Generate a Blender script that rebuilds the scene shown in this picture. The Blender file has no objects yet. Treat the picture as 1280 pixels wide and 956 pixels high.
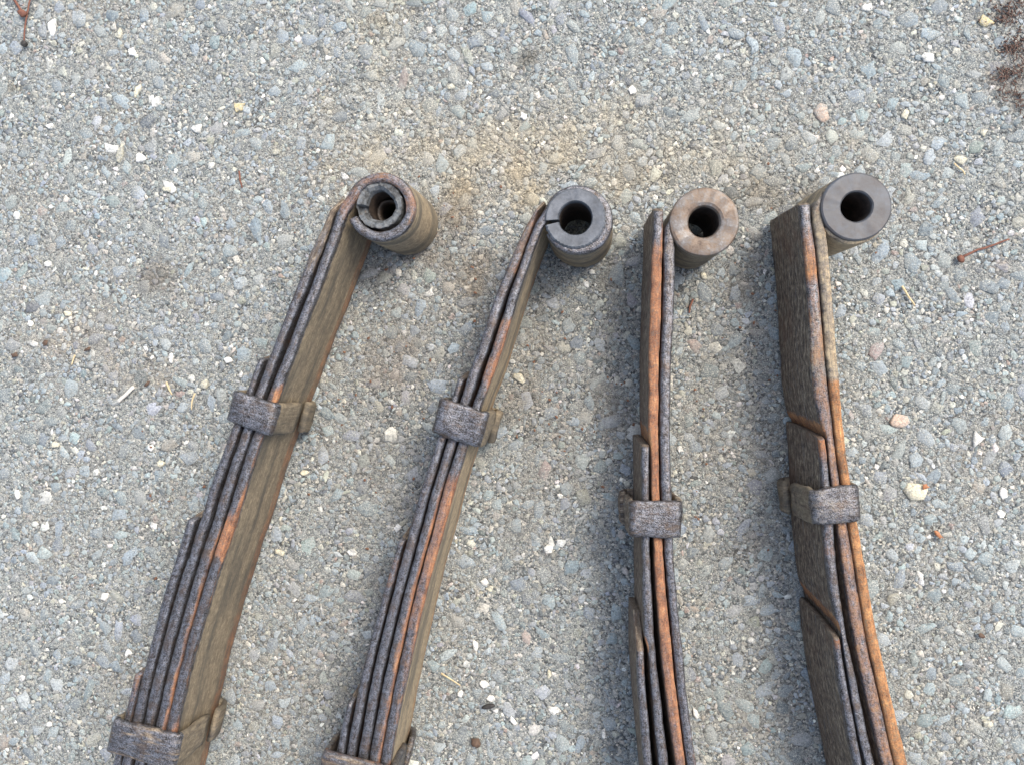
import bpy, bmesh, math, random
import numpy as np
from mathutils import Vector, Matrix, noise as mnoise

random.seed(7)
rng = np.random.default_rng(11)
R = math.radians
scene = bpy.context.scene
COL = scene.collection

# ------------------------------------------------------------------ camera
F, CXP, CYP, H = 1085.0, 640.0, 478.0, 0.5          # focal length in photo pixels, centre, height
_n = Vector((120 / F, -2 / F, -1)).normalized()      # straight down, seen from the camera
_zw = -_n
_xw = (Vector((1, 0, 0)) - _zw * _zw.x).normalized()
_yw = _zw.cross(_xw)
ROT = Matrix((_xw, _yw, _zw))
cam_d = bpy.data.cameras.new('camera')
cam_d.sensor_width = 36.0
cam_d.lens = F / 1280 * 36.0
cam_d.clip_start, cam_d.clip_end = 0.01, 200
cam = bpy.data.objects.new('camera', cam_d)
COL.objects.link(cam)
m4 = ROT.to_4x4()
m4.translation = (0, 0, H)
cam.matrix_world = m4
scene.camera = cam

# ------------------------------------------------------------------ sky, sun, exposure
SUN_EL, SUN_AZ = R(56), R(48)        # azimuth measured from +Y (top of the picture) towards +X
world = bpy.data.worlds.new('World')
scene.world = world
world.use_nodes = True
wn, wl = world.node_tree.nodes, world.node_tree.links
wn.clear()
sky = wn.new('ShaderNodeTexSky')
sky.sky_type = 'NISHITA'
sky.sun_disc = False
sky.sun_elevation = SUN_EL
sky.sun_rotation = SUN_AZ
sky.dust_density = 4.0
sky.air_density = 1.2
hs = wn.new('ShaderNodeHueSaturation')
hs.inputs['Saturation'].default_value = 0.85
bg = wn.new('ShaderNodeBackground')
bg.inputs['Strength'].default_value = 0.15
wo = wn.new('ShaderNodeOutputWorld')
wl.new(sky.outputs[0], hs.inputs['Color'])
wl.new(hs.outputs[0], bg.inputs['Color'])
wl.new(bg.outputs[0], wo.inputs['Surface'])

sd = bpy.data.lights.new('sun', 'SUN')
sd.energy = 1.1
sd.angle = R(18)
sd.color = (1.0, 0.95, 0.85)
sun = bpy.data.objects.new('sun', sd)
COL.objects.link(sun)
_dir = Vector((math.sin(SUN_AZ) * math.cos(SUN_EL), math.cos(SUN_AZ) * math.cos(SUN_EL), math.sin(SUN_EL)))
sun.rotation_euler = (-_dir).to_track_quat('-Z', 'Y').to_euler()
sun.location = _dir * 3

vs = scene.view_settings
vs.view_transform = 'Standard'
vs.look = 'None'
vs.exposure = 1.18
vs.gamma = 1.0
vs.use_curve_mapping = False


# ------------------------------------------------------------------ helpers
def at(px, py, z):
    """the point of the plane at height z that lies under photo pixel (px, py)"""
    d = ROT @ Vector(((px - CXP) / F, -(py - CYP) / F, -1))
    t = (z - H) / d.z
    return Vector((d.x * t, d.y * t, z))


def mesh_obj(name, verts, faces, mat=None, parent=None, smooth=True):
    me = bpy.data.meshes.new(name)
    me.from_pydata([tuple(v) for v in verts], [], faces)
    me.update()
    if smooth:
        me.polygons.foreach_set('use_smooth', [True] * len(me.polygons))
    o = bpy.data.objects.new(name, me)
    COL.objects.link(o)
    if mat:
        me.materials.append(mat)
    if parent:
        o.parent = parent
    return o


def tag(o, label=None, cat=None, group=None, kind=None):
    for k, v in (('label', label), ('category', cat), ('group', group), ('kind', kind)):
        if v:
            o[k] = v
    return o


def nnode(nt, kind, **kw):
    n = nt.nodes.new(kind)
    for k, v in kw.items():
        if k in n.inputs:
            n.inputs[k].default_value = v
        else:
            setattr(n, k, v)
    return n


def mixc(nt, fac, a, b, mode='MIX'):
    n = nt.nodes.new('ShaderNodeMix')
    n.data_type = 'RGBA'
    n.blend_type = mode
    for sock, v in ((n.inputs[0], fac), (n.inputs[6], a), (n.inputs[7], b)):
        if isinstance(v, (int, float)):
            sock.default_value = v
        elif isinstance(v, tuple):
            sock.default_value = (*v, 1)
        else:
            nt.links.new(v, sock)
    return n.outputs[2]


def mth(nt, op, a, b=0.0, c=None, clamp=False):
    n = nt.nodes.new('ShaderNodeMath')
    n.operation = op
    n.use_clamp = clamp
    for i, v in enumerate((a, b) if c is None else (a, b, c)):
        if isinstance(v, (int, float)):
            n.inputs[i].default_value = v
        else:
            nt.links.new(v, n.inputs[i])
    return n.outputs[0]


def rng_map(nt, v, a, b, c=0.0, d=1.0):
    n = nt.nodes.new('ShaderNodeMapRange')
    n.inputs['From Min'].default_value = a
    n.inputs['From Max'].default_value = b
    n.inputs['To Min'].default_value = c
    n.inputs['To Max'].default_value = d
    nt.links.new(v, n.inputs['Value'])
    return n.outputs[0]


def ramp(nt, fac, stops):
    n = nt.nodes.new('ShaderNodeValToRGB')
    e = n.color_ramp.elements
    while len(e) < len(stops):
        e.new(0.5)
    for el, (p, c) in zip(e, stops):
        el.position = p
        el.color = (*c, 1)
    nt.links.new(fac, n.inputs[0])
    return n.outputs[0]


def noise_tex(nt, vec, scale, detail=4.0, rough=0.55, out='Fac', dist=0.0):
    n = nt.nodes.new('ShaderNodeTexNoise')
    n.inputs['Scale'].default_value = scale
    n.inputs['Detail'].default_value = detail
    n.inputs['Roughness'].default_value = rough
    n.inputs['Distortion'].default_value = dist
    nt.links.new(vec, n.inputs['Vector'])
    return n.outputs[out]


def new_mat(name):
    m = bpy.data.materials.new(name)
    m.use_nodes = True
    nt = m.node_tree
    b = nt.nodes['Principled BSDF']
    return m, nt, b


# ------------------------------------------------------------------ materials
def make_steel():
    """old spring steel: blue-grey mill scale, rust, dried mud and grease, weighted by the 'wear' attribute"""
    m, nt, b = new_mat('weathered_spring_steel')
    tc = nt.nodes.new('ShaderNodeTexCoord')
    P = tc.outputs['Object']
    at_ = nt.nodes.new('ShaderNodeAttribute')
    at_.attribute_name = 'wear'
    sep = nt.nodes.new('ShaderNodeSeparateColor')
    nt.links.new(at_.outputs['Color'], sep.inputs[0])
    uvn = nt.nodes.new('ShaderNodeUVMap')
    uvn.uv_map = 'along'
    mp = nt.nodes.new('ShaderNodeMapping')
    mp.inputs['Scale'].default_value = (0.16, 1.0, 1.0)
    nt.links.new(uvn.outputs[0], mp.inputs[0])
    S = mp.outputs[0]                                   # stretched along the leaf
    n6 = noise_tex(nt, P, 340, 6, 0.78)
    n1 = noise_tex(nt, P, 120, 6, 0.65)
    n8 = noise_tex(nt, S, 420, 5, 0.7)
    n2 = noise_tex(nt, P, 620, 4, 0.6)
    n3 = noise_tex(nt, S, 330, 5, 0.65)
    n4 = noise_tex(nt, P, 45, 5, 0.6)
    n5 = noise_tex(nt, P, 1500, 3, 0.6)
    steel = ramp(nt, mth(nt, 'ADD', mth(nt, 'MULTIPLY', n6, 0.34), mth(nt, 'ADD', mth(nt, 'MULTIPLY', n5, 0.42), mth(nt, 'MULTIPLY', noise_tex(nt, S, 700, 5, 0.7), 0.24))), [(0.41, (0.016, 0.013, 0.011)), (0.465, (0.060, 0.056, 0.055)), (0.525, (0.122, 0.127, 0.142)), (0.60, (0.225, 0.235, 0.258))])
    steel = mixc(nt, rng_map(nt, mth(nt, 'ADD', mth(nt, 'MULTIPLY', n1, 0.6), mth(nt, 'MULTIPLY', n8, 0.4)), 0.50, 0.60, 0, 0.7), steel, (0.085, 0.058, 0.040))
    speck = rng_map(nt, n5, 0.54, 0.66)
    steel = mixc(nt, mth(nt, 'MULTIPLY', speck, 0.3), steel, (0.15, 0.085, 0.06))
    rust = ramp(nt, mth(nt, 'ADD', mth(nt, 'MULTIPLY', n1, 0.35), mth(nt, 'ADD', mth(nt, 'MULTIPLY', noise_tex(nt, S, 700, 5, 0.7), 0.4), mth(nt, 'MULTIPLY', n5, 0.25))), [(0.37, (0.042, 0.020, 0.014)), (0.45, (0.125, 0.053, 0.030)), (0.53, (0.26, 0.112, 0.056)), (0.61, (0.38, 0.195, 0.098)), (0.69, (0.45, 0.31, 0.19))])
    rust = mixc(nt, rng_map(nt, n2, 0.50, 0.64, 0, 0.6), rust, (0.105, 0.08, 0.066))
    n7 = noise_tex(nt, S, 900, 4, 0.6)
    tan = ramp(nt, mth(nt, 'ADD', mth(nt, 'MULTIPLY', n7, 0.45), mth(nt, 'MULTIPLY', n6, 0.55)), [(0.36, (0.088, 0.068, 0.046)), (0.5, (0.165, 0.132, 0.088)), (0.64, (0.28, 0.225, 0.145))])
    tan = mixc(nt, rng_map(nt, noise_tex(nt, S, 60, 5, 0.6), 0.47, 0.60, 0, 0.8), tan, (0.06, 0.054, 0.043))
    mp2 = nt.nodes.new('ShaderNodeMapping')
    mp2.inputs['Scale'].default_value = (0.38, 1.0, 1.0)
    nt.links.new(uvn.outputs[0], mp2.inputs[0])
    n9 = noise_tex(nt, mp2.outputs[0], 480, 6, 0.78, dist=0.4)
    dark = ramp(nt, mth(nt, 'ADD', mth(nt, 'MULTIPLY', n9, 0.7), mth(nt, 'MULTIPLY', n6, 0.3)), [(0.37, (0.022, 0.016, 0.012)), (0.47, (0.082, 0.060, 0.043)), (0.54, (0.175, 0.135, 0.095)), (0.62, (0.35, 0.29, 0.21))])
    dark = mixc(nt, rng_map(nt, n4, 0.54, 0.68, 0, 0.6), dark, (0.10, 0.05, 0.03))

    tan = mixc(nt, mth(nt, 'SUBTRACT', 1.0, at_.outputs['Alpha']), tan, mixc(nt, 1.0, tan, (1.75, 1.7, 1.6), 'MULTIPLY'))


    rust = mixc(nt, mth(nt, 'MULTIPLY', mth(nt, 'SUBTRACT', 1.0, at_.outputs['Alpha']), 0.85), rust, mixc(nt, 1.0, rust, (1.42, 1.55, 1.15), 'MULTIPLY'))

    def mask(chan, n, lo=0.92, hi=1.08):
        return rng_map(nt, mth(nt, 'ADD', n, chan), lo, hi)
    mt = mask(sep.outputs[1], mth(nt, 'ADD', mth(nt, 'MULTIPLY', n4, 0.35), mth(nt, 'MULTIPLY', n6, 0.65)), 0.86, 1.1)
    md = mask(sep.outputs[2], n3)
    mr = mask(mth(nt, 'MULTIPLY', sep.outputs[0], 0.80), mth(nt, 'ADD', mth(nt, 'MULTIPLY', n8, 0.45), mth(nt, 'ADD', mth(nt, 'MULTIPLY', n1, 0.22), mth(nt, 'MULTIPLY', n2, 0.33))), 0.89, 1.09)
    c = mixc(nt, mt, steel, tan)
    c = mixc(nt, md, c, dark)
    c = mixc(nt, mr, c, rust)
    nt.links.new(c, b.inputs['Base Color'])
    cover = mth(nt, 'MAXIMUM', mth(nt, 'MAXIMUM', mt, md), mr)
    nt.links.new(rng_map(nt, cover, 0, 1, 0.32, 0.85), b.inputs['Roughness'])
    nt.links.new(rng_map(nt, cover, 0, 1, 0.6, 0.0), b.inputs['Metallic'])
    hgt = mth(nt, 'ADD', mth(nt, 'MULTIPLY', n1, 0.4), mth(nt, 'ADD', mth(nt, 'MULTIPLY', n2, 0.35), mth(nt, 'ADD', mth(nt, 'MULTIPLY', mth(nt, 'MULTIPLY', n9, sep.outputs[2]), 0.9), mth(nt, 'MULTIPLY', n5, 0.42))))
    bp = nt.nodes.new('ShaderNodeBump')
    bp.inputs['Strength'].default_value = 0.7
    bp.inputs['Distance'].default_value = 0.0010
    nt.links.new(hgt, bp.inputs['Height'])
    nt.links.new(bp.outputs[0], b.inputs['Normal'])
    return m


def make_bush(name, cols, rough, metal, bump=0.4, scale=260):
    m, nt, b = new_mat(name)
    tc = nt.nodes.new('ShaderNodeTexCoord')
    P = tc.outputs['Object']
    a = noise_tex(nt, P, scale, 5, 0.65)
    f = noise_tex(nt, P, scale * 6, 3, 0.6)
    mixn = mth(nt, 'ADD', mth(nt, 'MULTIPLY', a, 0.75), mth(nt, 'MULTIPLY', f, 0.25))
    c = ramp(nt, mixn, [(0.34 + 0.32 * i / max(1, len(cols) - 1), q) for i, q in enumerate(cols)])
    nt.links.new(c, b.inputs['Base Color'])
    b.inputs['Roughness'].default_value = rough
    b.inputs['Metallic'].default_value = metal
    bp = nt.nodes.new('ShaderNodeBump')
    bp.inputs['Strength'].default_value = bump
    bp.inputs['Distance'].default_value = 0.0008
    nt.links.new(mixn, bp.inputs['Height'])
    nt.links.new(bp.outputs[0], b.inputs['Normal'])
    return m


def fines(nt, P, c):
    """sand and dust worked over stones and binder alike, so it follows the place and not the stone"""
    d = noise_tex(nt, P, 420, 6, 0.72)
    e = noise_tex(nt, P, 1500, 4, 0.7)
    g = noise_tex(nt, P, 60, 4, 0.6)
    f = mth(nt, 'ADD', mth(nt, 'MULTIPLY', d, 0.55), mth(nt, 'ADD', mth(nt, 'MULTIPLY', e, 0.35), mth(nt, 'MULTIPLY', g, 0.45)))
    sand = ramp(nt, e, [(0.36, (0.045, 0.046, 0.045)), (0.46, (0.148, 0.162, 0.158)), (0.56, (0.285, 0.298, 0.28)), (0.68, (0.66, 0.63, 0.52))])
    c = mixc(nt, rng_map(nt, f, 0.63, 0.75, 0, 0.85), c, sand)
    c = mixc(nt, rng_map(nt, d, 0.45, 0.32, 0, 0.85), c, (0.045, 0.045, 0.044))
    st = nt.nodes.new('ShaderNodeAttribute')
    st.attribute_name = 'stain_shade'
    bw = nt.nodes.new('ShaderNodeRGBToBW')
    nt.links.new(c, bw.inputs[0])
    k = mth(nt, 'POWER', mth(nt, 'MULTIPLY', bw.outputs[0], 3.9), 0.75)
    cb = nt.nodes.new('ShaderNodeCombineColor')
    for i in range(3):
        nt.links.new(k, cb.inputs[i])
    dirt_shade = mixc(nt, 1.0, st.outputs['Color'], cb.outputs[0], 'MULTIPLY')
    w = mth(nt, 'MULTIPLY', st.outputs['Alpha'], rng_map(nt, g, 0.3, 0.6, 0.7, 1.15), clamp=True)
    return mixc(nt, w, c, dirt_shade), e, d


def make_stone():
    m, nt, b = new_mat('aggregate_stone')
    ca = nt.nodes.new('ShaderNodeAttribute')
    ca.attribute_name = 'tint'
    tc = nt.nodes.new('ShaderNodeTexCoord')
    P = tc.outputs['Object']
    a = noise_tex(nt, P, 800, 5, 0.75)
    g = ramp(nt, a, [(0.30, (0.50, 0.50, 0.50)), (0.5, (1.0, 1.0, 1.0)), (0.70, (1.5, 1.47, 1.42))])
    c = mixc(nt, 1.0, ca.outputs['Color'], g, 'MULTIPLY')
    c, e, d = fines(nt, P, c)
    nt.links.new(c, b.inputs['Base Color'])
    b.inputs['Roughness'].default_value = 0.75
    b.inputs['Specular IOR Level'].default_value = 0.35
    bp = nt.nodes.new('ShaderNodeBump')
    bp.inputs['Strength'].default_value = 0.65
    bp.inputs['Distance'].default_value = 0.0007
    nt.links.new(mth(nt, 'ADD', mth(nt, 'ADD', a, d), mth(nt, 'MULTIPLY', e, 0.5)), bp.inputs['Height'])
    nt.links.new(bp.outputs[0], b.inputs['Normal'])
    return m


def make_ground():
    m, nt, b = new_mat('worn_asphalt')
    tc = nt.nodes.new('ShaderNodeTexCoord')
    P = tc.outputs['Object']
    v = nt.nodes.new('ShaderNodeTexVoronoi')
    v.inputs['Scale'].default_value = 900
    nt.links.new(P, v.inputs['Vector'])
    sp = nt.nodes.new('ShaderNodeSeparateColor')
    nt.links.new(v.outputs['Color'], sp.inputs[0])
    l = noise_tex(nt, P, 14, 4, 0.6)
    c = ramp(nt, sp.outputs[0], [(0.0, (0.033, 0.035, 0.036)), (0.35, (0.10, 0.112, 0.114)), (0.6, (0.19, 0.20, 0.185)), (0.85, (0.31, 0.305, 0.285)), (1.0, (0.56, 0.53, 0.44))])
    c, e, d = fines(nt, P, c)
    c = mixc(nt, rng_map(nt, l, 0.45, 0.7, 0, 0.25), c, (0.21, 0.17, 0.12))
    nt.links.new(c, b.inputs['Base Color'])
    b.inputs['Roughness'].default_value = 0.9
    bp = nt.nodes.new('ShaderNodeBump')
    bp.inputs['Strength'].default_value = 1.0
    bp.inputs['Distance'].default_value = 0.0010
    nt.links.new(mth(nt, 'SUBTRACT', mth(nt, 'ADD', d, mth(nt, 'MULTIPLY', e, 0.5)), mth(nt, 'MULTIPLY', v.outputs['Distance'], 0.5)), bp.inputs['Height'])
    nt.links.new(bp.outputs[0], b.inputs['Normal'])
    return m


def make_plain(name, c0, c1, rough=0.75, scale=600):
    return make_bush(name, [c0, c1], rough, 0.0, 0.4, scale)


STEEL = make_steel()
STONE = make_stone()
GROUND = make_ground()
BUSH_GREY = make_bush('bush_grey_metal', [(0.05, 0.054, 0.06), (0.085, 0.093, 0.105), (0.13, 0.14, 0.155)], 0.5, 0.2, 0.3, 170)
BUSH_BLUE = make_bush('bush_blue_grey_metal', [(0.05, 0.042, 0.040), (0.062, 0.062, 0.066), (0.072, 0.08, 0.094)], 0.5, 0.2, 0.15, 90)
BUSH_RUSTY = make_bush('bush_rusty_metal', [(0.075, 0.05, 0.035), (0.14, 0.098, 0.068), (0.145, 0.125, 0.108), (0.22, 0.21, 0.205)], 0.5, 0.25, 0.5, 150)
BORE = make_bush('greasy_bore', [(0.012, 0.01, 0.009), (0.035, 0.026, 0.02), (0.08, 0.055, 0.04)], 0.6, 0.0, 0.5, 200)
BUSH_CRACKED = make_bush('bush_cracked_sleeve', [(0.02, 0.017, 0.015), (0.06, 0.06, 0.058), (0.13, 0.14, 0.145), (0.12, 0.08, 0.055)], 0.75, 0.1, 0.8, 200)

# ------------------------------------------------------------------ ground
X0, X1, Y0, Y1 = -0.40, 0.41, -0.36, 0.31        # area paved with modelled stones
CELL = 0.0004
GW, GH = int((X1 - X0) / CELL), int((Y1 - Y0) / CELL)
occ = np.zeros((GH, GW), bool)


def free(x, y, r, k=0.8):
    i0, j0 = int((y - Y0) / CELL), int((x - X0) / CELL)
    q = max(1, int(r * k / CELL))
    if i0 - q < 0 or j0 - q < 0 or i0 + q >= GH or j0 + q >= GW:
        return False
    d = int(q * 0.7)
    return not (occ[i0, j0] or occ[i0 - q, j0] or occ[i0 + q, j0] or occ[i0, j0 - q] or occ[i0, j0 + q]
                or occ[i0 - d, j0 - d] or occ[i0 + d, j0 + d] or occ[i0 - d, j0 + d] or occ[i0 + d, j0 - d])


def paint(x, y, r, k=0.92):
    i0, j0 = int((y - Y0) / CELL), int((x - X0) / CELL)
    q = max(1, int(round(r * k / CELL)))
    a, b_, c_, d_ = max(0, i0 - q), min(GH, i0 + q + 1), max(0, j0 - q), min(GW, j0 + q + 1)
    yy, xx = np.ogrid[a - i0:b_ - i0, c_ - j0:d_ - j0]
    occ[a:b_, c_:d_] |= (yy * yy + xx * xx) <= q * q


PAL = np.array([(0.205, 0.245, 0.265), (0.25, 0.295, 0.315), (0.31, 0.355, 0.37), (0.15, 0.175, 0.19), (0.38, 0.41, 0.405),
                (0.27, 0.275, 0.26), (0.33, 0.305, 0.24), (0.56, 0.53, 0.44), (0.78, 0.76, 0.70), (0.065, 0.07, 0.075),
                (0.31, 0.23, 0.18), (0.225, 0.26, 0.245)])
W_BIG = np.array([22, 22, 15, 12, 8, 8, 5, 2.0, 0.6, 3, 1.2, 5])
W_MED = np.array([17, 18, 15, 10, 9, 10, 8, 3.5, 1.8, 5, 1.5, 5])
W_SML = np.array([10, 12, 13, 8, 10, 13, 14, 7, 3.6, 8, 2, 4])

# dirt and rust soaked into the asphalt, plus shade painted between the springs: photo pixel, radii, colour it pulls towards, strength
STAINS_SHADE = [(200, 345, 22, 26, (0.10, 0.075, 0.05), 0.55), (470, 24, 14, 10, (0.08, 0.07, 0.055), 0.6), (660, 76, 14, 10, (0.09, 0.08, 0.06), 0.55),
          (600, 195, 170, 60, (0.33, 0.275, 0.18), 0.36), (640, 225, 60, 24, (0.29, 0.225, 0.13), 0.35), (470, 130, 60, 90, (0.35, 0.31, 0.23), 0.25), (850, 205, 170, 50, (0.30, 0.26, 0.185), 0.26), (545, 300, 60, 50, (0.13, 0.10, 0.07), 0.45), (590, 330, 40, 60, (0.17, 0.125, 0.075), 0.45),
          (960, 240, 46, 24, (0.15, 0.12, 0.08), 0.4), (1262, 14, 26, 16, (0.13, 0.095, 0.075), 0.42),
          (1272, 60, 20, 20, (0.13, 0.095, 0.075), 0.42), (1262, 96, 26, 14, (0.14, 0.10, 0.075), 0.4), (1278, 120, 12, 20, (0.13, 0.10, 0.075), 0.4),
          (18, 110, 12, 9, (0.12, 0.10, 0.06), 0.5), (95, 420, 60, 40, (0.27, 0.19, 0.11), 0.25), (170, 470, 60, 30, (0.25, 0.18, 0.11), 0.25),
          (480, 45, 30, 60, (0.36, 0.32, 0.22), 0.35), (700, 180, 240, 60, (0.34, 0.29, 0.20), 0.3), (440, 860, 60, 50, (0.14, 0.12, 0.09), 0.3),
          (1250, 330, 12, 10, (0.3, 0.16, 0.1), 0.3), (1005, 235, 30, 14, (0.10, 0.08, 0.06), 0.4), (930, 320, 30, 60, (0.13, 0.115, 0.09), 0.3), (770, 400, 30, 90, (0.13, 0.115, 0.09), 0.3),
          (480, 540, 55, 170, (0.17, 0.145, 0.11), 0.28), (690, 540, 60, 190, (0.16, 0.14, 0.11), 0.28), (905, 520, 40, 190, (0.15, 0.13, 0.105), 0.28), (650, 470, 30, 50, (0.14, 0.11, 0.07), 0.3), (505, 455, 40, 26, (0.16, 0.10, 0.055), 0.35)]  # long ovals between the springs paint in shade along with brown grease
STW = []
for px, py, ra, rb, col, s in STAINS_SHADE:
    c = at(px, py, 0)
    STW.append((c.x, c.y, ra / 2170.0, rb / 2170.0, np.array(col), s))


def stain_shade_at(P):
    """dirt colour and its weight at points of the ground, painted gap shade included"""
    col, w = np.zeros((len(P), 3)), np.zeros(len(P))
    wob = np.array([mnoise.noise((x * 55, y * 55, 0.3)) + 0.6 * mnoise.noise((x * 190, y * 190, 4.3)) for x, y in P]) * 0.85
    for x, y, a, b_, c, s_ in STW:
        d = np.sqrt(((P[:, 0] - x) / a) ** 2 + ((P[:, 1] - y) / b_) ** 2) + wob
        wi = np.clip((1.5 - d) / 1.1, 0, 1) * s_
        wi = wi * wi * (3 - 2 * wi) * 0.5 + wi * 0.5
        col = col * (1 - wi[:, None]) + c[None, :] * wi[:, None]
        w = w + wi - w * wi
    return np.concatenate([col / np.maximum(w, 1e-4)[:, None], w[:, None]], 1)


nx, ny = 190, 160
gx, gy = np.linspace(X0, X1, nx), np.linspace(Y0, Y1, ny)
GP = np.array([(x, y) for y in gy for x in gx])
gv = [(x, y, -0.0004) for x, y in GP]
gf = [(j * nx + i, j * nx + i + 1, (j + 1) * nx + i + 1, (j + 1) * nx + i) for j in range(ny - 1) for i in range(nx - 1)]
q0 = len(gv)
gv += [(-20, -20, -0.0004), (20, -20, -0.0004), (20, 20, -0.0004), (-20, 20, -0.0004)]
gf += [tuple([q0, q0 + 1] + [i for i in range(nx - 1, -1, -1)]), tuple([q0 + 1, q0 + 2] + [j * nx + nx - 1 for j in range(ny - 1, -1, -1)]),
       tuple([q0 + 2, q0 + 3] + [(ny - 1) * nx + i for i in range(nx)]), tuple([q0 + 3, q0] + [j * nx for j in range(ny)])]
ground = mesh_obj('ground', gv, gf, GROUND)
tag(ground, 'worn grey asphalt with pale exposed stone chips under the four springs', kind='structure')
ga = ground.data.color_attributes.new('stain_shade', 'FLOAT_COLOR', 'POINT')
ga.data.foreach_set('color', np.concatenate([stain_shade_at(GP), np.zeros((4, 4))]).astype(np.float32).ravel())


def place(count, r0, r1, tries, k, kp):
    got, n = [], 0
    N = count * tries
    xs, ys, rs = rng.uniform(X0, X1, N), rng.uniform(Y0, Y1, N), r0 + (r1 - r0) * rng.beta(1.2, 1.9, N)
    rs = -np.sort(-rs)
    for x, y, r in zip(xs, ys, rs):
        if free(x, y, r, k):
            paint(x, y, r, kp)
            got.append((x, y, r))
            n += 1
            if n >= count:
                break
    return got


# pale stones that stand out in the photograph: pixel x, y, half sizes, angle, colour
CREAM, WHITE, PINK, YEL = (0.62, 0.57, 0.42), (0.80, 0.78, 0.72), (0.48, 0.36, 0.28), (0.62, 0.50, 0.26)
MARK = [(164.6, 64.8, 5, 5, 0, WHITE), (174.6, 196.7, 8, 6, 10, WHITE), (196, 127, 5, 8, 30, WHITE), (150, 191, 4.5, 11, 15, CREAM), (246, 161, 7, 6, 0, WHITE),
        (211, 233, 7, 10, -30, WHITE), (264, 207, 4, 5, 0, WHITE), (148, 43, 4, 7, 15, CREAM), (65, 33, 5, 12, 5, WHITE), (63, 158, 5, 4, 0, WHITE),
        (172, 112, 4, 10, 25, CREAM), (298, 133, 8, 6, 0, YEL), (38, 404, 4, 4, 0, WHITE), (41, 430, 6, 4, 30, WHITE), (285, 450, 5, 4, 0, WHITE),
        (255, 480, 6, 6, 0, CREAM), (213, 448, 4, 6, 15, WHITE), (84, 392, 5, 4, 0, CREAM), (188, 560, 4, 4, 0, WHITE), (201, 580, 5, 4, 0, CREAM),
        (22, 617, 5, 7, 0, WHITE), (68, 556, 5, 4, 0, CREAM), (1161, 72, 7, 6, 0, WHITE), (1232, 27, 7, 6, 0, YEL), (1132, 143, 5, 5, 0, CREAM),
        (1083, 10, 6, 4, 0, WHITE), (1028, 141, 8, 14, -10, PINK), (1229, 166, 5, 4, 0, CREAM), (1144, 616, 12, 12, 0, CREAM), (1222, 549, 9, 8, 0, WHITE),
        (1255, 617, 4, 6, 0, WHITE), (1252, 643, 5, 5, 0, WHITE), (1123, 526, 12, 8, 0, PINK), (594, 806, 4, 6, -30, WHITE), (604, 854, 6, 5, 40, WHITE),
        (614, 873, 6, 4, 15, WHITE), (693, 888, 6, 5, 0, WHITE), (641, 901, 3, 6, -30, WHITE), (686, 843, 3, 6, 10, CREAM), (575, 867, 4, 5, 0, WHITE),
        (755, 917, 3, 6, 10, WHITE), (870, 892, 4, 6, 5, WHITE), (887, 255, 6, 6, 0, WHITE), (209, 235, 7, 6, 0, CREAM), (685, 686, 5, 5, 0, WHITE),
        (606, 727, 4, 5, 0, WHITE), (613, 735, 4, 4, 0, CREAM), (790, 113, 5, 5, 0, WHITE), (655, 145, 6, 4, 0, WHITE), (563, 108, 5, 4, 0, CREAM),
        (345, 190, 5, 4, 0, CREAM), (60, 330, 5, 4, 0, WHITE), (20, 270, 5, 6, 0, WHITE), (1200, 200, 6, 5, 0, CREAM), (740, 340, 4, 3, 0, WHITE),
        (650, 473, 8, 6, 30, CREAM), (640, 452, 4, 3, 0, WHITE), (880, 345, 4, 4, 0, CREAM), (850, 562, 4, 4, 0, WHITE), (120, 590, 4, 4, 0, WHITE),
        (440, 690, 5, 4, 0, WHITE), (130, 745, 6, 5, 0, WHITE), (160, 815, 5, 5, 0, WHITE), (1200, 790, 5, 4, 0, WHITE), (940, 800, 5, 4, 0, WHITE),
        (700, 620, 4, 3, 0, WHITE), (1235, 905, 6, 4, 0, CREAM), (60, 905, 5, 4, 0, WHITE), (350, 690, 5, 5, 0, CREAM), (380, 590, 5, 4, 0, CREAM)]

stones = []       # x, y, rx, ry, angle, colour, z top
for px, py, a, b_, ang, col in MARK:
    p = at(px, py, 0.0006)
    q = (X0 < p.x < X1)
    rr = math.sqrt(a * b_) / 2170
    paint(p.x, p.y, rr, 0.95)
    stones.append((p.x, p.y, a / 2170 * 1.05, b_ / 2170 * 1.05, -R(ang), np.array(col), 0.0010))
def batch(lst, W, zs, zj, blend=0.68):
    idx = rng.choice(len(PAL), len(lst), p=W / W.sum())
    for (x, y, r), i in zip(lst, idx):
        e = 1 + abs(rng.normal(0, 0.22))
        c = (blend * PAL[i] + (1 - blend) * np.array((0.215, 0.25, 0.26))) * (1 + rng.normal(0, 0.10)) * (1 + rng.normal(0, 0.025, 3))
        stones.append((x, y, r * e, r / e, rng.uniform(0, math.pi), np.clip(c, 0.01, 0.85), zs + rng.uniform(-zj, zj)))
batch(place(1500, 0.0026, 0.0058, 3, 0.9, 0.98), W_BIG, -0.00012, 0.0002)
n_big = len(stones)
batch(place(8000, 0.0014, 0.0027, 4, 0.85, 0.95), W_MED, -0.00015, 0.00024)
n_med = len(stones)
batch(place(30000, 0.0008, 0.0016, 4, 0.75, 0.9), W_SML, -0.0001, 0.0003, 0.8)
n_sml = len(stones)
batch(place(42000, 0.0004, 0.0008, 4, 0.5, 0.8), W_SML, -0.0002, 0.0003, 0.9)

SX = np.array([(s[0], s[1]) for s in stones])
SC = np.array([s[5] for s in stones])
SS = stain_shade_at(SX)
SS[:len(MARK), 3] *= 0.3



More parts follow.
